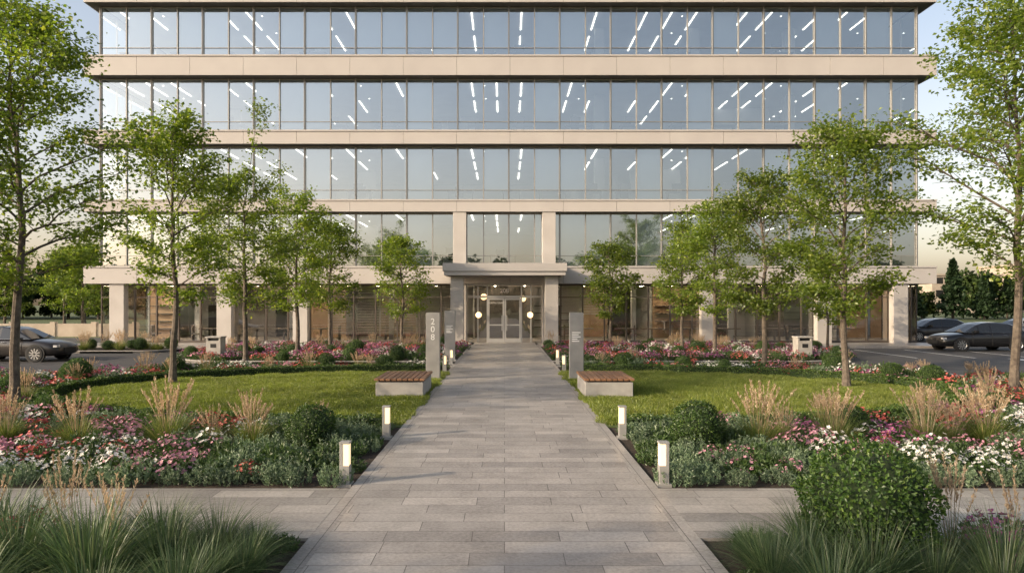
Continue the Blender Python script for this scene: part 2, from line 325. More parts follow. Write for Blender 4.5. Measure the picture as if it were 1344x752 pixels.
# ------------------------------------------------------------------ plant templates
def leaves(P,D,Nn,s,wr=.38,fold=.12):
    n=len(P); D=D/(np.linalg.norm(D,axis=1)[:,None]+1e-9)
    W=np.cross(D,Nn); W/=np.linalg.norm(W,axis=1)[:,None]+1e-9
    U=np.cross(W,D); s=np.asarray(s)[:,None]
    V=np.stack([P,P+D*s*.5+W*s*wr+U*s*fold,P+D*s,P+D*s*.5-W*s*wr+U*s*fold],1).reshape(-1,3)
    return V,np.arange(4*n).reshape(-1,4)
def rdir(r,n):
    v=r.normal(size=(n,3)); return v/np.linalg.norm(v,axis=1)[:,None]
def tree_mesh(name,seed,H,W,cb=.3,nb=24,leafn=12000,ls=.1,tr=.085,leafm='leaf',mat_bark='bark'):
    r=np.random.default_rng(seed); A=Acc()
    k=14; t=np.linspace(0,1,k); wob=np.cumsum(r.normal(0,.014*H,(k,2))*np.linspace(.15,.5,k)[:,None],axis=0)
    wob-=np.outer(t,wob[-1])*.75
    T=np.stack([wob[:,0],wob[:,1],t*H*.95],1)
    rad=tr*(1-t)**.85+.007; rad[0]*=1.35
    A.tube(T,rad,9)
    def tp(f): return np.array([np.interp(f,t,T[:,i]) for i in range(3)])
    anchors=[];wts=[]
    az=r.random()*6.28
    for i in range(nb):
        f=cb+(0.98-cb)*((i+.5*r.random())/nb)**.92; s=(f-cb)/(1-cb); az+=2.4+r.normal(0,.35)
        prof=max(.14,math.sin(math.pi*min(1,(s*.78+.19)))**.9)*(.68+.5*r.random())
        el=math.radians(26+36*s+r.normal(0,8)); L=W*prof
        o=tp(f); dh=np.array([math.cos(az),math.sin(az),0])
        m=6; u=np.linspace(0,1,m)
        lat=np.array([-dh[1],dh[0],0])*r.normal(0,.12)*L
        P=o+np.outer(u*L,dh)+np.outer(u**2,lat)+np.outer((u*math.tan(el)*L*(1-.28*u)),[0,0,1])
        P[1:]+=r.normal(0,.02*L,(m-1,3))
        br=min(tr*.4,.008+.012*L)*(1-s*.4)
        A.tube(P,br*(1-u)**.8+.003,5)
        ns=int(5+4*L)
        bw=.5+1.0*r.random()
        for j in range(ns):
            uu=.2+.8*(j+r.random())/ns; uu=min(uu,.99)
            po=np.array([np.interp(uu,u,P[:,c]) for c in range(3)])
            sl=(.30+.22*r.random())*L*(1.15-.55*uu)+.14
            a2=az+(1 if j%2 else -1)*(.5+.6*r.random())
            dd=np.array([math.cos(a2),math.sin(a2),.25+.5*r.random()]); dd/=np.linalg.norm(dd)
            v=np.linspace(0,1,4); S=po+np.outer(v*sl,dd)+np.outer(v**2*sl*-.12,[0,0,1]); S[1:]+=r.normal(0,.02,(3,3))
            A.tube(S,br*.35*(1-v)+.0025,4)
            if r.random()<.92:
                for q in range(3): anchors.append(S[1+q]); wts.append((.5+.4*q)*bw)
                for q in range(3):
                    tw=r.normal(0,1,3); tw[2]*=.7; anchors.append(S[r.integers(1,4)]+tw*.13*(1+L*.5)); wts.append(.7*bw)
    C=np.array(anchors); wt=np.array(wts)*(.35+1.1*r.random(len(wts)))
    idx=r.choice(len(C),leafn,p=wt/wt.sum())
    spr=(.060+.016*H*.5)
    P=C[idx]+r.normal(0,1,(leafn,3))*np.array([spr*1.1,spr*1.1,spr*.7])
    D=rdir(r,leafn); D[:,2]=D[:,2]*.5-.3
    Nn=rdir(r,leafn)*.9+np.array([0,0,1.])
    V,Q=leaves(P,D,Nn,ls*(.6+.7*r.random(leafn)),wr=.36)
    A.add(V,Q,1)
    return A.mesh(name,[M[mat_bark],M[leafm]])
def tree(name,me,x,y,z=-.03,rot=0,sc=1.): return obj(name,me,(x,y,z),rot,sc)

SP=[
 (-10.4,14.5,8.8,1.95,21000,.100,.30),(-9.5,19.6,7.75,1.5,12500,.105,.30),(-9.2,24.2,7.1,1.6,12000,.11,.28),
 (-8.7,28.6,7.0,1.4,8600,.12,.28),(-8.2,32.2,6.3,1.4,7600,.125,.28),(-5.4,35.6,5.7,1.2,6000,.13,.28),
 (12.6,16.9,9.9,2.4,22000,.11,.28),(9.35,18.7,7.3,1.6,13500,.105,.26),(8.75,23.2,6.85,1.45,11500,.11,.28),
 (9.05,29.4,6.65,1.4,8600,.12,.28),(8.5,32.7,6.1,1.3,7600,.125,.28),(5.5,35.6,5.6,1.2,6000,.13,.28)]
for i,(x,y,H,W,n,ls,cb) in enumerate(SP):
    tree('street_tree',tree_mesh('street_tree',100+i,H,W,cb,27 if H<8 else 34,n,ls,tr=.058+.0045*H),x,y)
small=tree_mesh('young_tree',301,4.7,1.45,.28,20,5500,.13,tr=.07)
tree('young_tree',small,17.0,35.9,z=-.12)
med=tree_mesh('park_tree',302,6.6,2.3,.22,26,8000,.19,tr=.12)
for x,y,s in ((-34,55,1.0),(-39.5,54,.95),(-46,57,1.1),(-43,70,1.2),(-37,63,.9),(-52,66,1.1),(-49,76,1.2)): tree('park_tree',med,x,y,-.14,random.random()*6,s)
unseen_tree=tree_mesh('street_tree',330,8.2,1.9,.32,26,7000,.125,tr=.1)
for x,y,s in ((-13.4,11.4,.95),(-14.5,-1.8,1.0),(14,5.2,.95)): tree('street_tree',unseen_tree,x,y,-.03,random.random()*6,s)  # unseen trees beside the frame; left ones added to shade path and lawn

def blob_tree(name,seed,H,W,n,ls,conif=False):
    r=np.random.default_rng(seed); A=Acc(); A.tube([(0,0,0),(0,0,H*.5),(0,0,H*.9)],[.2,.14,.03],6)
    if conif:
        f=r.random(n)**.8; rr=W*(1-f)*(.35+.65*r.random(n))*(1+.25*np.sin(f*40)); th=r.random(n)*6.28
        P=np.stack([rr*np.cos(th),rr*np.sin(th),.06*H+f*H*.94],1)
    else:
        nc=34; c=rdir(r,nc)*(.35+.65*r.random(nc)[:,None]**.5)*np.array([W,W,H*.42])+np.array([0,0,H*.56])
        rad=.16*W+.22*W*r.random(nc); i=r.integers(0,nc,n); P=c[i]+rdir(r,n)*rad[i][:,None]*(.6+.4*r.random(n)[:,None])
    D=rdir(r,n); V,Q=leaves(P,D,rdir(r,n)+np.array([0,0,.6]),ls*(.6+.8*r.random(n)),wr=.42); A.add(V,Q,1)
    return A.mesh(name,[M['bark'],M['conif' if conif else 'leafdk']])
BT=[blob_tree('belt_tree',401,8,3.4,4500,.5),blob_tree('belt_tree',402,9.5,3.8,4500,.52),blob_tree('belt_tree',403,6.5,3.2,3600,.5),
    blob_tree('belt_conifer',404,9.5,2.6,3500,.45,True),blob_tree('belt_conifer',405,8,2.2,3000,.45,True)]
def belt(x0,x1,y,n,jy,smin,smax,mix=(0,1,2,3,4)):
    E=empty('distant_trees',((x0+x1)/2,y,-.14)); 
    for i in range(n):
        x=x0+(x1-x0)*(i+random.random())/n - (x0+x1)/2; yy=random.uniform(-jy,jy)
        obj('belt_tree',BT[random.choice(mix)],(x,yy,0),random.random()*6.28,random.uniform(smin,smax),parent=E)
    return E
belt(-190,-28,108,66,9,.85,1.25,mix=(0,1,2)); belt(28,190,106,62,9,.7,1.15,mix=(0,3,4,2))
belt(-60,60,-64,40,7,.6,.85); belt(-130,-60,-55,20,10,.8,1.0); belt(60,130,-45,20,12,.9,1.1)
belt(-14,14,-50,3,4,1.35,1.5,mix=(0,1))

def arc_grass(n,L,spread,wd,droop,r,base=.1,seg=5):
    th=r.random(n)*2*np.pi; Ln=L*(.6+.5*r.random(n)); lean=spread*(.15+.95*r.random(n))
    b=base*np.sqrt(r.random(n)); t=np.linspace(0,1,seg+1)
    rad=b[:,None]+Ln[:,None]*(np.sin(lean)[:,None]*t+.35*droop*lean[:,None]*t**2.5)
    z=Ln[:,None]*(np.cos(lean*.7)[:,None]*t-droop*lean[:,None]*.55*t**2.6)
    z=np.maximum(z,.01)
    az=th[:,None]+r.normal(0,.12,(n,1))*t
    C=np.stack([rad*np.cos(az),rad*np.sin(az),z],2)
    pw=th+r.normal(0,.5,n)+np.pi/2; Wd=np.stack([np.cos(pw),np.sin(pw),np.zeros(n)],1)[:,None,:]*(wd*(1-t**1.5*.92))[None,:,None]
    V=np.stack([C-Wd,C+Wd],2).reshape(-1,3); base_i=(np.arange(n)*(seg+1)*2)[:,None]
    s=np.arange(seg)*2; q=np.stack([s,s+1,s+3,s+2],1)
    return V,(base_i[:,:,None]+q[None]).reshape(-1,4)
def sedge(name,seed,n=420,L=.62,wd=.0045):
    r=np.random.default_rng(seed); A=Acc(); V,Q=arc_grass(n,L,.95,wd,.85,r,base=.08); A.add(V,Q,0)
    return A.mesh(name,[M['blade']])
def reed(name,seed,n=380,L=.58,stems=34,SL=.86,wd=.0045,plw=.013,spread=.42,hl=.30):
    r=np.random.default_rng(seed); A=Acc(); V,Q=arc_grass(n,L,.85,wd,.6,r,base=.12); A.add(V,Q,0)
    V,Q=arc_grass(n//2,L*.8,1.2,wd,.9,r,base=.1); A.add(V,Q,0)
    for i in range(stems):
        a=r.random()*6.28; ln=.04+spread*r.random(); l=SL*(.72+.38*r.random()); b=.08*r.random()
        t=np.linspace(0,1,6); P=np.stack([np.cos(a)*(b+l*ln*t**1.5),np.sin(a)*(b+l*ln*t**1.5),l*t*math.cos(ln*.8)-.06*l*ln*t**3],1)
        A.tube(P,[.002]*5+[.001],3,1)
        m=46; f=(1-hl)+(hl+.02)*r.random(m); c=np.stack([np.interp(f,t,P[:,k]) for k in range(3)],1)
        wdt=np.sin(np.clip((f-(1-hl))/hl,0,1)*np.pi)**.6
        c+=r.normal(0,.006,(m,3))*wdt[:,None]
        D=r.normal(0,.30,(m,3)); D[:,2]=1
        V,Q=leaves(c,D,rdir(r,m),(.022+.024*r.random(m))*(plw/.011),wr=.12,fold=0); A.add(V,Q,1)
    return A.mesh(name,[M['blade2'],M['plume']])
def ball(name,seed,rad,n,ls,mat,squash=1.,core=.84,up=0,coremat='coredk',wr=.33,spread=.14):
    r=np.random.default_rng(seed); A=Acc()
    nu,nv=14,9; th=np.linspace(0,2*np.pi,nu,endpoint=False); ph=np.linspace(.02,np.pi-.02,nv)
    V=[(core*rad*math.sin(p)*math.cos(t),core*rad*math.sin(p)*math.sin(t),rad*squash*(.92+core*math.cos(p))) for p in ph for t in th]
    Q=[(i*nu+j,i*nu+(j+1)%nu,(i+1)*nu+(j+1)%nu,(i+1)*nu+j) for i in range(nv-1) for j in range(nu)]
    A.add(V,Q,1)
    d=rdir(r,n); k=rdir(r,9); bump=1+.06*np.sin(d@(k[0]*7)+1)+.05*np.sin(d@(k[1]*11))+.035*np.sin(d@(k[2]*17))
    P=d*(rad*bump*(1-spread+spread*r.random(n)))[:,None]; P[:,2]=P[:,2]*squash+rad*squash*.92
    ok=P[:,2]>0; P=P[ok]; d=d[ok]; m=len(P)
    D=d*.7+rdir(r,m)*.8+np.array([0,0,up]); V,Q=leaves(P,D,d+rdir(r,m)*.5,ls*(.6+.7*r.random(m)),wr=wr); A.add(V,Q,0)
    return A.mesh(name,[M[mat],M[coremat]])
def tuft(name,seed,n,rad,hgt,ls,mat):
    r=np.random.default_rng(seed); A=Acc()
    ns=70; q=rad*np.sqrt(r.random(ns)); th=r.random(ns)*6.28
    hh=hgt*(1-.6*(q/rad)**2)*(.7+.5*r.random(ns))
    i=r.integers(0,ns,n); f=r.random(n)**.7
    lean=.55*q/rad
    X=np.cos(th)*q; Y=np.sin(th)*q
    P=np.stack([X[i]+np.cos(th[i])*lean[i]*f*hh[i]*.7,Y[i]+np.sin(th[i])*lean[i]*f*hh[i]*.7,f*hh[i]],1)
    D=rdir(r,n)*.8+np.array([0,0,.8]); V,Q=leaves(P,D,rdir(r,n),ls*(.6+.7*r.random(n)),wr=.2); A.add(V,Q,0)
    return A.mesh(name,[M[mat]])
def flowers(name,seed,pet,rad=.24,hgt=.24,nf=26,nl=240,fs=.026,leafm='cover'):
    r=np.random.default_rng(seed); A=Acc()
    rr=rad*np.sqrt(r.random(nl)); th=r.random(nl)*6.28; z=hgt*(1-.55*(rr/rad)**2)*(.15+.85*r.random(nl))
    P=np.stack([rr*np.cos(th),rr*np.sin(th),z],1); D=np.stack([np.cos(th),np.sin(th),.5+r.random(nl)],1)+r.normal(0,.5,(nl,3))
    V,Q=leaves(P,D,rdir(r,nl)+np.array([0,0,.8]),.05*(.6+.8*r.random(nl)),wr=.3); A.add(V,Q,0)
    for i in range(nf):
        q=rad*math.sqrt(r.random()); a=r.random()*6.28; zz=hgt*(1-.5*(q/rad)**2)*(.88+.45*r.random())
        c=np.array([q*math.cos(a),q*math.sin(a),zz]); s=fs*(.7+.6*r.random())
        nrm=np.array([.55*math.cos(a),.55*math.sin(a),1.])+r.normal(0,.3,3); nrm/=np.linalg.norm(nrm)
        u=np.cross(nrm,[1,.3,.1]); u/=np.linalg.norm(u); v=np.cross(nrm,u)
        b=np.linspace(0,2*np.pi,5,endpoint=False)+r.random(); Dp=np.outer(np.cos(b),u)+np.outer(np.sin(b),v)+nrm*.22
        V,Q=leaves(np.repeat(c[None],5,0),Dp,np.repeat(nrm[None],5,0),np.full(5,s),wr=.38,fold=.05); A.add(V,Q,1)
        V,Q=leaves((c+nrm*.004-u*s*.2)[None],u[None],nrm[None],np.array([s*.4]),wr=.5,fold=0); A.add(V,Q,2)
    return A.mesh(name,[M[leafm],M[pet],M['fy']])
SED=[sedge('sedge_clump',s,520,.66) for s in (1,2,3)]
REED=[reed('ornamental_grass',s) for s in (11,12,13)]
REEDT=[reed('ornamental_grass',s,200,.5,18,1.12,plw=.013,spread=.30,hl=.34) for s in (21,22)]
BOX=[ball('boxwood_shrub',s,.42,5200,.036,'box',.93) for s in (31,32)]
BOXL=ball('boxwood_shrub',33,.48,9000,.032,'box',.9)
SIL=[tuft('silver_mound',s,1300,.24,.27,.042,'silver') for s in (41,42,43)]
COV=[tuft('groundcover_mound',s,800,.26,.24,.06,'cover') for s in (44,45)]
FLW={k:[flowers('flower_clump',50+i+ord(k[1]),k,nf=n_,fs=.028) for i,n_ in enumerate((28,40,54))] for k in ('fw','fp','fr','fm')}
FLF={k:[flowers('flower_clump',80+i+ord(k[1]),k,rad=.34,hgt=.24,nf=n_,nl=220,fs=.035) for i,n_ in enumerate((36,58))] for k in ('fw','fp','fr','fm')}
rr=lambda a,b: random.uniform(a,b)
def put(name,lst,x,y,sc=1.,parent=None,z=-.03):
    me=random.choice(lst) if isinstance(lst,list) else lst
    s=sc*rr(.86,1.14)
    return obj(name,me,(x,y,z),rr(0,6.28),(s*rr(.93,1.07),s,s*rr(.88,1.12)),parent=parent)
placed=[]
def free(x,y,r):
    for (a,b,c) in placed:
        if (a-x)**2+(b-y)**2<(r+c)**2*.55: return False
    placed.append((x,y,r)); return True
for s in (-1,1):
    put('boxwood_shrub',BOX,s*3.08,10.9,1.05); placed.append((s*3.08,10.9,.45))
    xs=(-4.1,-5.6,-6.95,-8.3,-9.7) if s<0 else (4.15,5.5,6.85,8.0,9.5)
    for i,x in enumerate(xs):
        y=11.1+(.25 if i%2 else 0); put('ornamental_grass',REED,x,y,1.12); placed.append((x,y,.38))
    bed=empty('flower_bed',(s*6,11,-.03)); px,py=s*6,11
    def pf(nm,lst,x,y,sc=1): put(nm,lst,x-px,y-py,sc,parent=bed,z=0)
    x=2.2
    while x<11:
        pf('silver_mound',SIL,s*(x+rr(-.05,.05)),8.84+rr(-.08,.08),rr(.8,1.05))
        x+=rr(.38,.56)
    for i in range(170):
        x=rr(2.12,4.3); y=rr(9.15,12.95)
        if inlawn(x,y,1.03): continue
        if free(s*x,y,.15 if x<2.5 else .18): 
            m_=random.random(); pf('silver_mound' if m_<.6 else 'groundcover_mound',SIL if m_<.6 else COV,s*x,y,rr(.65,.8) if x<2.4 else rr(.85,1.15))
    bands=[(2.9,5.4,'fp'),(5.2,7.0,'fw'),(6.9,8.2,'fp'),(8.0,9.4,'fw'),(9.3,12,'fm')]
    for x0,x1,c in bands:
        for i in range(int((x1-x0)*26)):
            x=rr(x0,x1); y=rr(9.0,10.75)
            cc=c if random.random()<.74 else random.choice(['fw','fw','fr','fm'])
            if random.random()<.10:
                if free(s*x,y,.13): pf('groundcover_mound',COV,s*x,y,1)
            elif free(s*x,y,.12): pf('flower_clump',FLW[cc],s*x,y,rr(.85,1.15))
    for i in range(1700):
        x=rr(2.2,15.5); y=rr(10.6,24.4)
        ymax=25-max(0,(x-7))*.28-.35 if x<13.5 else 21.0
        if y>ymax: continue
        e=((x-PW)/(LX+.45))**2+((y-LC)/(LY+.45))**2
        if e<1: continue
        q=random.random(); 
        if not free(s*x,y,.2 if q<.9 else .3): continue
        zone=int((math.sin(x*.9+s)+math.cos(y*.8))*2+4)%5
        if q<.64: 
            c=['fp','fr','fw','fm','fr'][zone]
            if random.random()<.25: c=random.choice(['fw','fm','fr'])
            pf('flower_clump',FLF[c],s*x,y,rr(.9,1.25))
        elif q<.78: pf('groundcover_mound',COV,s*x,y,rr(1,1.5))
        elif q<.89: pf('silver_mound',SIL,s*x,y,rr(1,1.4))
        elif q<.95: put('ornamental_grass',REED,s*x,y,rr(.6,.8))
        else: put('boxwood_shrub',BOX,s*x,y,rr(.55,.75))
    r=np.random.default_rng(60+s); n=26000; t=r.random(n)*np.pi-np.pi/2
    off_=r.uniform(.04,.36,n); hz=r.random(n); face=r.integers(0,3,n)
    off_=np.where(face==0,.05+.02*r.random(n),np.where(face==1,.34+.03*r.random(n),off_)); hz=np.where(face==2,1-.1*r.random(n),hz)
    hh=.24+.015*np.sin(t*40)+.012*np.sin(t*97)
    P=np.stack([s*(PW+.25+(LX-.2+off_)*np.cos(t)),LC+(LY+off_)*np.sin(t),-.03+hz*hh],1)
    D=rdir(r,n)+np.array([0,0,.4]); A=Acc(); V,Q=leaves(P,D,rdir(r,n)+np.array([0,0,.4]),.045*(.6+.7*r.random(n)),wr=.36); A.add(V,Q,0)
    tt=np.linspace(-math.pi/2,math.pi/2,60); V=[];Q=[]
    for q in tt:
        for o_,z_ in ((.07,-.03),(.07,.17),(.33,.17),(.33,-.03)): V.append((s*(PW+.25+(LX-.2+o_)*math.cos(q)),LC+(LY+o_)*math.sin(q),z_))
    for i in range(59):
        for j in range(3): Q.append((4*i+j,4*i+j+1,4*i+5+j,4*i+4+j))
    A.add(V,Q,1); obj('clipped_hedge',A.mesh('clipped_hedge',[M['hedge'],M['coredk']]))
    for x in ((4.2,23.9),(6.2,23.7),(10.8,22.4),(12.2,19.5)): put('boxwood_shrub',BOX,s*x[0],x[1],.8)
    bed2=empty('flower_bed',(s*8,32,-.03)); px,py=s*8,32
    def pg(nm,lst,x,y,sc=1): put(nm,lst,x-px,y-py,sc,parent=bed2,z=0)
    xo=14.6 if s<0 else 15.4
    for i in range(1100):
        x=rr(2.2,xo-.3); y=rr(27.4,36.4)
        dx=x-(xo-3.8)
        if dx>0 and (dx*dx+(max(0,31.0-y)+max(0,y-32.9))**2)>3.5**2: continue
        q=random.random()
        if q<.68:
            if free(s*x,y,.25): pg('flower_clump',FLF[['fr','fw','fr','fp','fm'][int(abs(math.sin(x*1.3+y*.9))*4.99)]],s*x,y,rr(1,1.3))
        elif q<.82:
            if free(s*x,y,.3): pg('groundcover_mound',COV,s*x,y,rr(1.1,1.6))
        elif q<.93:
            if y>32.5 and free(s*x,y,.35): put('ornamental_grass',REED,s*x,y,rr(.75,.95))
        else:
            if free(s*x,y,.35): put('boxwood_shrub',BOX,s*x,y,rr(.55,.8))
for i in range(34):
    x=rr(-21.8,-16.9); y=rr(33.5,35.8)
    if free(x,y,.3): put('ornamental_grass' if i%3 else 'boxwood_shrub',REED if i%3 else BOX,x,y,rr(.8,1.05) if i%3 else .7)
for x,y,sc in ((-2.3,6.38,.66),(-2.22,6.05,.66),(-2.2,5.7,.7),(-2.6,6.2,.9),(-2.4,5.5,.9),(-2.9,5.85,1.1),(-2.45,5.1,1),(-3.2,6.35,1.05),(-3.35,5.5,1.2),(-4.15,5.8,1.2),(-4.75,6.35,1.1),(-5.3,5.8,1.15),(-3.75,6.35,.95),(-2.9,4.8,1.1),(-3.9,4.9,1.1),(-4.4,5.3,1.15),
               (2.28,6.36,.62),(2.22,5.98,.66),(2.2,5.6,.75),(2.55,5.8,1.0),(2.8,6.25,.9),(2.9,5.4,1.15),(2.45,5.1,1),(3.45,5.45,1.0),(4.15,5.65,1.1),(3.8,5.2,1.0),(4.9,5.4,1.0)):
    put('sedge_clump',SED,x,y,sc)
for x,y,sc in ((-3.5,6.15,.95),(-4.05,6.3,.95),(-4.6,6.0,.85),(4.1,6.25,.92),(4.55,6.0,.9)): put('ornamental_grass',REEDT,x,y,sc)
put('boxwood_shrub',BOXL,3.32,6.25,1.05)
bedf=empty('flower_bed',(0,5.5,-.03))
for i in range(90):
    s=random.choice((-1,1)); x=s*(rr(4.3,5.9) if s>0 else rr(4.5,6)); y=rr(5.2,6.55)
    if free(x,y,.13): put('flower_clump',FLW['fm' if s>0 else random.choice(['fr','fw'])],x,y-5.5,1.1,parent=bedf,z=0)
for i in range(130):
    s=random.choice((-1,1)); x=s*rr(2.1,6); y=rr(4.2,6.58)
    put('groundcover_mound',COV,x,y-5.5,rr(.45,.75),parent=bedf,z=-.02)

# ------------------------------------------------------------------ street furniture
def bench(s):
    E=empty('park_bench',(s*2.55,17.5,0)); 
    a=Acc(); a.box(-.58,.58,-.92,.92,-.06,.38); o=obj('concrete_base',a.mesh('concrete_base',[M['conc']]),parent=E); bevel(o,.015)
    a=Acc(); a.box(-.52,.52,-.86,.86,.38,.42); obj('shadow_gap',a.mesh('shadow_gap',[M['dark']]),parent=E)
    a=Acc(); n=9; w_=1.24/n
    for i in range(n): a.box(-.62+i*w_+.012,-.62+(i+1)*w_-.012,-.95,.95,.42,.475)
    o=obj('seat_slats',a.mesh('seat_slats',[M['wood']]),parent=E); bevel(o,.006)
bench(-1); bench(1)
def text(body,loc,size,parent,mat,name='lettering'):
    c=bpy.data.curves.new(name,'FONT'); c.body=body; c.size=size; c.extrude=.004; c.align_x='CENTER'; c.align_y='CENTER'
    c.materials.append(mat); o=bpy.data.objects.new(name,c); o.location=loc; o.rotation_euler=(math.pi/2,0,0); return link(o,parent)
M['letter']=surf('sign_letter',(.78,.77,.75),rough=.5)
M['pyl']=surf('pylon_stone',(.24,.235,.225),(.31,.30,.285),rough=.6,scale=3,bump=.1)
def pylon(x,y,h,w_,txt):
    E=empty('sign_pylon',(x,y,0)); a=Acc(); a.box(-w_/2,w_/2,-.11,.11,-.06,h); o=obj('slab',a.mesh('slab',[M['pyl']]),parent=E); bevel(o,.008)
    a=Acc(); a.box(-w_/2-.05,w_/2+.05,-.16,.16,-.06,.03); o=obj('plinth',a.mesh('plinth',[M['conc']]),parent=E)
    if txt: 
        for i,ch in enumerate('208'): text(ch,(0,-.114,h-.28-i*.235),.26,E,M['letter'])
    else:
        a=Acc()
        for i,l in enumerate((.26,.20,.26,.16,.22)): a.box(-w_/2+.07,-w_/2+.07+l*w_/.42,-.116,-.111,h-.62-.065*i,h-.592-.065*i)
        obj('text_lines',a.mesh('text_lines',[M['letter']]),parent=E)
pylon(-2.17,20.8,2.02,.42,True); pylon(2.19,20.8,2.02,.42,False); pylon(-2.2,27.6,2.0,.42,False)
def bollard(x,y):
    s=1 if x<0 else -1
    E=empty('bollard_light',(x,y,0)); a=Acc(); a.box(-.062,.062,-.062,.062,-.04,.24); a.box(-.066,.066,-.066,.066,.515,.54)
    if s>0: a.box(-.062,-.02,-.062,.062,.24,.515)
    else: a.box(.02,.062,-.062,.062,.24,.515)
    o=obj('post',a.mesh('post',[M['bol']]),parent=E); bevel(o,.004)
    a=Acc(); x0,x1=(-.019,.054) if s>0 else (-.054,.019); a.box(x0,x1,-.056,.056,.24,.515); obj('lens',a.mesh('lens',[M['bolglow']]),parent=E)
    a=Acc(); a.box(-.09,.09,-.09,.09,-.05,.012); obj('base_plate',a.mesh('base_plate',[M['bol']]),parent=E)
for y in (8.72,11.75,23.2,26.0):
    for s in (-1,1): bollard(s*2.03,y)
def bin_(x,y):
    E=empty('litter_bin',(x,y,-.03)); a=Acc(); a.box(-.30,.30,-.26,.26,.04,.78); a.box(-.33,.33,-.29,.29,.90,.96); a.box(-.30,-.22,-.26,.26,.78,.90); a.box(.22,.30,-.26,.26,.78,.90)
    o=obj('body',a.mesh('body',[M['conc']]),parent=E); bevel(o,.012)
    a=Acc(); a.box(-.22,.22,-.2,.2,.78,.90); a.box(-.26,.26,-.22,.22,-.02,.04); a.box(-.12,.12,-.266,-.261,.5,.66); obj('opening',a.mesh('opening',[M['dark']]),parent=E)
bin_(-12.0,28.4); bin_(12.4,28.4)

# ------------------------------------------------------------------ building
B=empty('office_building',(0,40,0)); BY=40.0
def part(name,acc,mats,bev=0,smooth=False):
    me=acc.mesh(name,mats,smooth); o=obj(name,me,(0,-40,0),parent=B)
    if bev: bevel(o,bev)
    return o
GX0,GX1=-23.6,24.15; SX0,SX1=-24.25,24.9; SY=39.3; YB=62
SL=[(3.43,4.40),(7.57,8.24),(11.47,12.24),(15.42,16.56),(19.62,20.7)]
core=Acc(); fas=Acc(); sof=Acc(); cei=Acc(); flo=Acc()
for i,(z0,z1) in enumerate(SL):
    core.box(SX0+.05,SX1-.05,SY+.05,YB,z0+.03,z1-.03,0)
    npan=16; pw=(SX1-SX0)/npan
    for k in range(npan):
        fas.box(SX0+k*pw+.008,SX0+(k+1)*pw-.008,SY+R.normal(0,.0015),SY+.048,z0,z1)
    for k in range(7):
        y0=SY+.06+k*3.2
        fas.box(SX0,SX0+.048,y0,y0+3.185,z0,z1); fas.box(SX1-.048,SX1,y0,y0+3.185,z0,z1)
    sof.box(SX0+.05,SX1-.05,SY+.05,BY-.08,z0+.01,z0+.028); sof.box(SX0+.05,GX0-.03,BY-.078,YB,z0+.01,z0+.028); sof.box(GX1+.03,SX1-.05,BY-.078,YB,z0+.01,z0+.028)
    fas.box(SX0,SX1,SY-.05,SY-.006,z1-.06,z1+.03)
    cei.box(GX0+.1,GX1-.1,BY+.1,BY+13,z0+.005,z0+.028)
    if i<4: flo.box(GX0+.1,GX1-.1,BY+.1,BY+13,z1-.029,z1+.01)
part('floor_slab_core',core,[M['joint']]); part('fascia_panels',fas,[M['fascia']],.006); part('soffit',sof,[M['soffit']])
part('ceilings',cei,[M['ceil']]); part('office_floors',flo,[M['ifloor']])
gla=Acc(); mul=Acc(); bl=Acc(); led=Acc(); iw=Acc(); fur=Acc()
bounds=[(SL[i][1]+.035,SL[i+1][0]) for i in range(4)]
npn=32; pw=(GX1-GX0)/npn
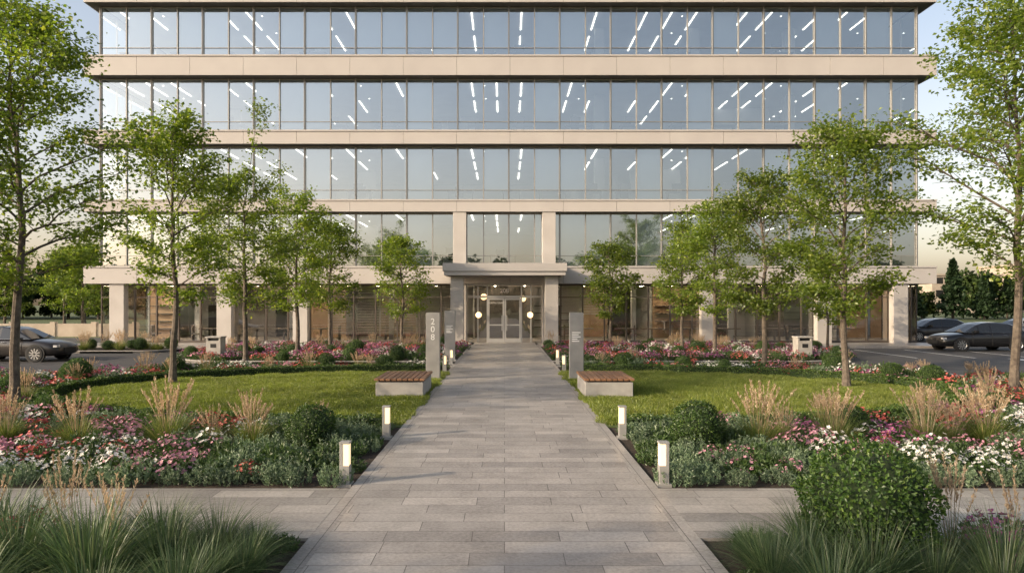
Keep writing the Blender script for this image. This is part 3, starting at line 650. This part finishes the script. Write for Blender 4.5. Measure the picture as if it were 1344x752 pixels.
for si,(z0,z1) in enumerate(bounds):
    for xx in (GX0,GX1):
        gla.add([(xx,BY,z0),(xx,YB,z0),(xx,YB,z1),(xx,BY,z1)],[(0,1,2,3)])
        for k in range(14): y=BY+k*1.55; mul.box(xx-.05,xx+.05,y,y+.06,z0,z1)
    for k in range(npn):
        xa=GX0+k*pw+.022; xb=GX0+(k+1)*pw-.022; j=R.normal(0,.004,2)
        gla.add([(xa,BY+j[0],z0),(xb,BY+j[1],z0),(xb,BY+j[1]+R.normal(0,.003),z1),(xa,BY+j[0],z1)],[(0,1,2,3)])
    for k in range(npn+1):
        x=GX0+k*pw
        mul.box(x-.028,x+.028,BY-.09,BY+.05,z0,z1)
        if k%2==0: mul.box(x-.062,x-.028,BY-.12,BY-.02,z0,z1)
    for zz in (z0+.012,z1-.07): mul.box(GX0,GX1,BY-.07,BY+.03,zz,zz+.055)
    mul.box(GX0,GX1,BY-.055,BY+.02,z0+.62,z0+.65)
    for k in range(npn):
        x=GX0+k*pw; q=random.random()
        if q<.42:
            dr=random.choice((1,1,1,.8)); 
            bl.box(x+.05,x+pw-.05,BY+.16,BY+.172,z1-(z1-z0)*dr+.02,z1-.03)
    x=GX0+.75; row=0
    while x<GX1-.6:
        y=BY+.7
        for q_ in range(3):
            l=2.6
            if random.random()<(.88,.72,.6)[q_]: led.box(x-.032,x+.032,y,y+l,z1-.03,z1-.012)
            y+=l+1.0
        if row%3==1:
            for e_ in range(2): led.box(x+.72,x+.79,BY+1.2+e_*2.6,BY+1.27+e_*2.6,z1-.025,z1-.01)
        x+=pw*(1,1,2,1,2)[row%5]; row+=1
    iw.box(GX0+.1,GX1-.1,BY+12.8,BY+12.95,z0,z1-.03)
    for x in (-18,-12,-6,6,12,18): iw.box(x-.3,x+.3,BY+3.0,BY+3.6,z0,z1-.03); 
    for _ in range(9):
        x=rr(GX0+1,GX1-3); y=BY+rr(5,9); iw.box(x,x+rr(.1,2.5),y,y+.1,z0,z1-.04)
    x=GX0+.5
    while x<GX1-2:
        l=rr(1.0,1.8); fur.box(x,x+l,BY+.9,BY+1.5,z0+.68,z0+.74); fur.box(x+.05,x+.1,BY+.95,BY+1.4,z0,z0+.68); fur.box(x+l-.1,x+l-.05,BY+.95,BY+1.4,z0,z0+.68)
        if random.random()<.6: fur.box(x+.3,x+.9,BY+1.0,BY+1.04,z0+.85,z0+1.2); fur.box(x+.55,x+.62,BY+1.05,BY+1.1,z0+.74,z0+.9)
        if random.random()<.5: fur.box(x+.4,x+.9,BY+1.8,BY+1.9,z0+.5,z0+1.15)
        x+=l+rr(.6,2)
col=Acc()
for x in (-22.4,-16.2,-11.8,11.8,18.5,22.9): col.box(x-.42,x+.42,SY+.12,SY+.62,-.02,SL[0][0]+.012)
for x in (-2.58,2.58):
    col.box(x-.38,x+.38,SY+.06,SY+.60,SL[0][1]+.03,SL[1][0]+.012)
    col.box(x-.36,x+.36,37.2,37.85,-.02,3.80); col.box(x-.36,x+.36,SY+.1,SY+.64,-.02,SL[0][0]+.012)
part('columns',col,[M['column']],.012)
can=Acc(); can.box(-3.25,3.3,36.7,SY-.055,3.80,4.02); can.box(-3.32,3.37,36.62,SY-.055,4.022,4.46); part('entrance_canopy',can,[M['fascia']],.012)
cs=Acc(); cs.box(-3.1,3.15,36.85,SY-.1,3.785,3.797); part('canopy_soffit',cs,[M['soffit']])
gg=Acc(); br=Acc(); lou=Acc(); lob=Acc(); lp=Acc()
z1=SL[0][0]
gg.add([(GX0,BY,0),(GX1,BY,0),(GX1,BY,z1),(GX0,BY,z1)],[(0,1,2,3)])
for xx in (GX0,GX1): gg.add([(xx,BY,0),(xx,YB,0),(xx,YB,z1),(xx,BY,z1)],[(0,1,2,3)])
xs=list(np.arange(-22.9,-2.3,1.28))+list(np.arange(3.3,24.1,1.28))
for i,x in enumerate(xs): br.box(x-.035,x+.035,BY-.1,BY+.06,0,z1)
for xx in (GX0,GX1):
    for k in range(12): br.box(xx-.04,xx+.04,BY+k*1.8,BY+k*1.8+.07,0,z1)
for a_,b_ in ((GX0,-2.2),(2.2,GX1)):
    br.box(a_,b_,BY-.08,BY+.04,0,.12); br.box(a_,b_,BY-.08,BY+.04,z1-.12,z1); br.box(a_,b_,BY-.06,BY+.03,2.62,2.67)
z=.5
while z<z1-.15:
    for a_,b_ in ((-10.4,-3.2),(3.4,6.4)):
        if a_<0 or z>1.6:
            lou.add([(a_,BY+.16,z),(b_,BY+.16,z),(b_,BY+.24,z+.05),(a_,BY+.24,z+.05)],[(0,1,2,3)])
    z+=.095
# lobby back walls in varied bays (timber, plaster, dark joinery), with openings and shelving
x=GX0+.1; kk=0
while x<GX1-.2:
    l=min(rr(1.6,4.2),GX1-.1-x); yb=BY+(5.2,8.5,6.8,10.5)[kk%4]
    lob.box(x,x+l,yb,yb+.1,.02,z1-.03,(0,1,2,1,0,2)[kk%6])
    lob.box(x-.06,x+.06,yb,BY+10.6,.021,z1-.031,1)
    if kk%3==0:
        for zz in (.6,1.1,1.6,2.1): lob.box(x+.2,x+l-.2,yb-.35,yb-.01,zz,zz+.04,2)
    if kk%4==1: lob.box(x+l*.3,x+l*.3+1.0,yb-.05,yb-.005,.02,2.15,2)
    x+=l; kk+=1
lob.box(GX0+.1,GX1-.1,BY+10.62,BY+10.7,.02,z1-.03,1)
for x in (-19,-13.2,-7,-2.75,2.75,8,14,20): lob.box(x-.14,x+.14,BY+2.2,BY+2.5,.02,z1-.03,1)
lfl=Acc(); lfl.box(GX0+.1,GX1-.1,BY+.1,BY+12,-.1,.006)
for x in np.arange(-21.5,23,1.9):
    y=BY+rr(1,2); lp.box(x-.05,x+.05,y,y+3.0,z1-.03,z1-.012)  # added glowing strips under the lobby ceiling, fill light only
for x in np.arange(-21,22,2.3):
    if abs(x)<3: continue
    xx=x+rr(-.4,.4); fur.box(xx,xx+1.3,BY+2.0,BY+2.7,.70,.76); fur.box(xx+.6,xx+.7,BY+2.3,BY+2.4,.0,.7); fur.box(xx-.5,xx-.05,BY+2.1,BY+2.55,.40,.46); fur.box(xx-.5,xx-.44,BY+2.1,BY+2.55,.0,.95)
fur.box(-1.9,.2,BY+5.5,BY+6.1,0,1.05)
dr=Acc()
for x in (-2.2,-1.55,-1.0,1.0,1.55,2.2): dr.box(x-.035,x+.035,BY-.09,BY+.05,0,z1-.002)
dr.box(-2.16,2.16,BY-.085,BY+.04,2.62,2.74); dr.box(-2.16,2.16,BY-.085,BY+.04,z1-.1,z1-.003)
for a_,b_ in ((-.96,-.01),(.01,.96)):
    dr.box(a_,a_+.09,BY-.13,BY-.09,.02,2.6); dr.box(b_-.09,b_,BY-.13,BY-.09,.02,2.6); dr.box(a_+.09,b_-.09,BY-.13,BY-.09,.02,.24); dr.box(a_+.09,b_-.09,BY-.13,BY-.09,2.5,2.6); dr.box(a_+.09,b_-.09,BY-.13,BY-.09,1.0,1.07)
dr.box(-.16,-.12,BY-.2,BY-.17,.7,1.6); dr.box(.12,.16,BY-.2,BY-.17,.7,1.6)
part('upper_glazing',gla,[M['glass']]); part('mullions',mul,[M['mull']]); part('window_blinds',bl,[M['blind']]); part('ceiling_lights',led,[M['led']])
part('lobby_fill_strips',lp,[M['lobbyfill']])
part('interior_walls',iw,[M['iwall']]); part('office_furniture',fur,[M['furn']]); part('ground_floor_glazing',gg,[M['gglass']]); part('shopfront_frames',br,[M['bronze']])
part('louvre_blinds',lou,[M['louvre']]); part('lobby_walls',lob,[M['lobby'],M['iwall'],M['lobdk']]); part('lobby_floor',lfl,[M['ifloor']]); part('entrance_doors',dr,[M['alu']])
bk=Acc(); bk.box(GX0+.1,GX1-.1,BY+13.0,YB-.1,0,SL[4][0]); part('building_core',bk,[M['iwall']])
rf=Acc(); rf.box(-14,14,BY+4,BY+16,20.65,23.5); part('roof_plant_room',rf,[M['fascia']])
text('208',(.0,-.15,3.02),.34,B,M['letter'])
text('NORTH COURT',(-.48,-.14,2.32),.13,B,M['letter'])
for x in (-1.5,1.5):
    me=bpy.data.meshes.new('wall_lamp'); bm=bmesh.new(); bmesh.ops.create_uvsphere(bm,u_segments=20,v_segments=12,radius=.17); 
    for f in bm.faces: f.smooth=True
    bm.to_mesh(me); bm.free(); me.materials.append(M['globe']); obj('globe_lamp',me,(x,-.32,1.62),parent=B)
    a=Acc(); a.box(x-.02,x+.02,-.32,-.09,1.60,1.64); obj('lamp_bracket',a.mesh('lamp_bracket',[M['bronze']]),parent=B)
me=bpy.data.meshes.new('pendant'); bm=bmesh.new(); bmesh.ops.create_uvsphere(bm,u_segments=16,v_segments=10,radius=.2); bm.to_mesh(me); bm.free(); me.materials.append(M['globe'])
obj('pendant_lamp',me,(-1.3,3,2.7),parent=B); obj('pendant_lamp',me,(1.2,4,2.6),parent=B)

# ------------------------------------------------------------------ cars
M['glassdk']=surf('car_window_glass',(.012,.014,.016),rough=.04,spec=.9)
M['tyre']=surf('tyre_rubber',(.018,.018,.018),rough=.85)
M['rim']=surf('alloy_rim',(.5,.5,.5),rough=.3,metal=.9)
M['tail']=surf('tail_light',(.35,.01,.01),rough=.2); M['head']=surf('head_light',(.7,.7,.7),rough=.1,metal=.4)
M['chrome']=surf('chrome_trim',(.6,.6,.6),rough=.15,metal=1)
def paint(n,c):
    m=surf(n,c,rough=.3,spec=.4); m.node_tree.nodes['Principled BSDF'].inputs['Coat Weight'].default_value=.6; m.node_tree.nodes['Principled BSDF'].inputs['Coat Roughness'].default_value=.04; return m
def car(x,y,rot,pm,suv=0):
    E=empty('parked_car',(x,y,-.125)); E.rotation_euler=(0,0,rot)
    X=[-2.3,-2.24,-2.05,-1.75,-1.3,-.8,-.2,.4,.9,1.3,1.7,2.0,2.2,2.3]
    ZT=[.70,.86,.95,.985,.985,.97,.955,.945,.93,.90,.85,.78,.68,.55]
    ZB=[.42,.32,.25,.22,.2,.19,.19,.19,.19,.2,.2,.22,.26,.34]
    WW=[.68,.78,.86,.90,.915,.92,.92,.92,.92,.915,.90,.86,.76,.60]
    V=[];Q=[];k=13
    for xx,zt,zb,wv in zip(X,ZT,ZB,WW):
        half=[(.8*wv,zb),(.96*wv,zb+.10),(1.0*wv,zb+(zt-zb)*.5),(.965*wv,zt-.10),(.86*wv,zt-.012),(.45*wv,zt+.02)]
        V+=[(xx,p,q) for p,q in half]+[(xx,0,zt+.03)]+[(xx,-p,q) for p,q in half[::-1]]
    for i in range(len(X)-1):
        for j in range(k-1): Q.append((i*k+j,i*k+j+1,(i+1)*k+j+1,(i+1)*k+j))
        Q.append((i*k+k-1,i*k,(i+1)*k,(i+1)*k+k-1))
    for b in (0,(len(X)-1)*k):
        for j in range(5): Q.append((b+j,b+j+1,b+11-j,b+12-j))
    me=qmesh('body',V,Q,[pm],smooth=True); o=obj('body',me,parent=E)
    bm=bmesh.new(); bm.from_mesh(me); bmesh.ops.recalc_face_normals(bm,faces=bm.faces); bm.to_mesh(me); bm.free()
    sm=o.modifiers.new('s','SUBSURF'); sm.levels=2; sm.render_levels=2
    h=1.45+.2*suv
    if suv: GXs=[-2.1,-1.9,-1.6,-1.5,-.8,-.18,-.08,.35,.62,.70,1.15]; GZ=[1.0,1.35,h-.03,h-.02,h,h,h,h-.03,h-.14,h-.18,.96]
    else: GXs=[-1.95,-1.6,-1.22,-1.14,-.6,-.18,-.10,.15,.45,.53,1.2]; GZ=[.99,1.20,1.385,1.405,h,h,h-.005,h-.03,h-.12,h-.16,.95]
    V=[];Q=[];mi=[]
    for xx,zt in zip(GXs,GZ):
        f=(zt-.96)/(h-.96); wb=.82; wt=wb-.20*f
        V+=[(xx,wb,.93),(xx,wt,max(zt-.045,.935)),(xx,wt-.10,zt),(xx,0,zt+.02),(xx,-wt+.10,zt),(xx,-wt,max(zt-.045,.935)),(xx,-wb,.93)]
    for i in range(len(GXs)-1):
        pill=abs(GXs[i+1]-GXs[i])<.11
        slope=abs(GZ[i+1]-GZ[i])>.10
        for j in range(6):
            Q.append((i*7+j,i*7+j+1,(i+1)*7+j+1,(i+1)*7+j))
            if j in (0,5): mi.append(0 if pill else 1)
            elif j in (1,4): mi.append(0)
            else: mi.append(1 if slope else 0)
    me=qmesh('cabin',V,Q,[pm,M['glassdk']],mi); obj('cabin',me,parent=E)
    bm=bmesh.new(); bm.from_mesh(me); bmesh.ops.recalc_face_normals(bm,faces=bm.faces); bm.to_mesh(me); bm.free()
    for wx in (-1.38,1.42):
        for s in (-1,1):
            A=Acc(); n=28; an=np.linspace(0,2*np.pi,n,endpoint=False)
            def ring(rad,yy): return [(wx+rad*math.cos(t),s*yy,.335+rad*math.sin(t)) for t in an]
            def strip(r0,y0,r1,y1,m):
                A.add(ring(r0,y0)+ring(r1,y1),[(j,(j+1)%n,n+(j+1)%n,n+j) for j in range(n)],m)
            strip(.40,.915,.0,.915,3); strip(.40,.90,.40,.915,3)
            strip(.335,.70,.335,.918,0); strip(.335,.918,.325,.935,0); strip(.325,.935,.235,.938,0); strip(.235,.938,.225,.925,1); strip(.225,.925,.0,.926,3)
            for q in range(10):
                t=q*2*math.pi/10+.3
                c,si=math.cos(t),math.sin(t); w_=.022
                A.add([(wx-si*w_,s*.934,.335+c*w_),(wx+si*w_,s*.934,.335-c*w_),(wx+.23*c+si*w_,s*.934,.335+.23*si-c*w_),(wx+.23*c-si*w_,s*.934,.335+.23*si+c*w_)],[(0,1,2,3)],1)
            obj('wheel',A.mesh('wheel',[M['tyre'],M['rim'],M['chrome'],M['dark']]),parent=E)
    A=Acc()
    for s in (-1,1):
        yy=s*.905
        y0,y1=sorted((s*.56,s*.80)); A.box(-2.285,-2.10,y0,y1,.72,.83,0); A.box(2.10,2.262,min(y0,y1-.03),max(y0,y1)-.02,.60,.69,1)
        for xx in (-1.0,-.13,.86): A.box(xx-.006,xx+.006,*sorted((yy,s*.921)),.32,.90,2)
        A.box(-1.7,1.0,*sorted((s*.825,s*.84)),.935,.95,3)
        A.box(.62,.78,*sorted((s*.86,s*1.02)),.95,1.07,4)
        for xx in (-.75,.12): A.box(xx-.09,xx+.09,*sorted((s*.90,s*.93)),.80,.825,3)
    A.box(2.24,2.315,-.38,.38,.36,.56,2); A.box(-2.33,-2.29,-.25,.25,.52,.63,1)
    o=obj('trim',A.mesh('trim',[M['tail'],M['head'],M['dark'],M['chrome'],pm]),parent=E); bevel(o,.01)
    return E
blk=paint('car_paint_black',(.008,.008,.009)); gry=paint('car_paint_bronze_grey',(.028,.024,.022)); slv=paint('car_paint_silver',(.3,.3,.31))
car(-20.75,29.0,0,gry,0); car(24.4,35.2,math.pi,blk,0)
car(27.6,44,math.pi,gry,0); car(33.5,44.2,math.pi,slv,0)

# ------------------------------------------------------------------ background structures
F=empty('boundary_wall',(-45,50,-.14)); a=Acc()
M['wallc']=surf('boundary_wall_render',(.34,.28,.22),(.44,.37,.30),rough=.9,scale=1)
a.box(-30,18,-.1,.1,0,.95); 
for x in np.arange(-30,18.1,3): a.box(x-.18,x+.18,-.17,.17,0,1.08)
o=obj('wall_panels',a.mesh('wall_panels',[M['wallc']]),parent=F)
def far_building(x,y,w_,d_,h,fl):
    E=empty('distant_building',(x,y,-.14)); a=Acc(); a.box(-w_/2,w_/2,-d_/2,d_/2,0,h,0)
    for i in range(fl):
        z=1+i*3.2; 
        for k in range(int(w_/3)): xx=-w_/2+1+k*3; a.box(xx,xx+1.8,-d_/2-.02,-d_/2-.005,z,z+1.6,1)
    a.box(-w_/2-.3,w_/2+.3,-d_/2-.3,d_/2+.3,h,h+.4,0)
    obj('walls',a.mesh('walls',[M['wallc'],M['glassdk']]),parent=E)
far_building(150,190,26,14,12.5,3); far_building(118,180,18,12,9.5,3)
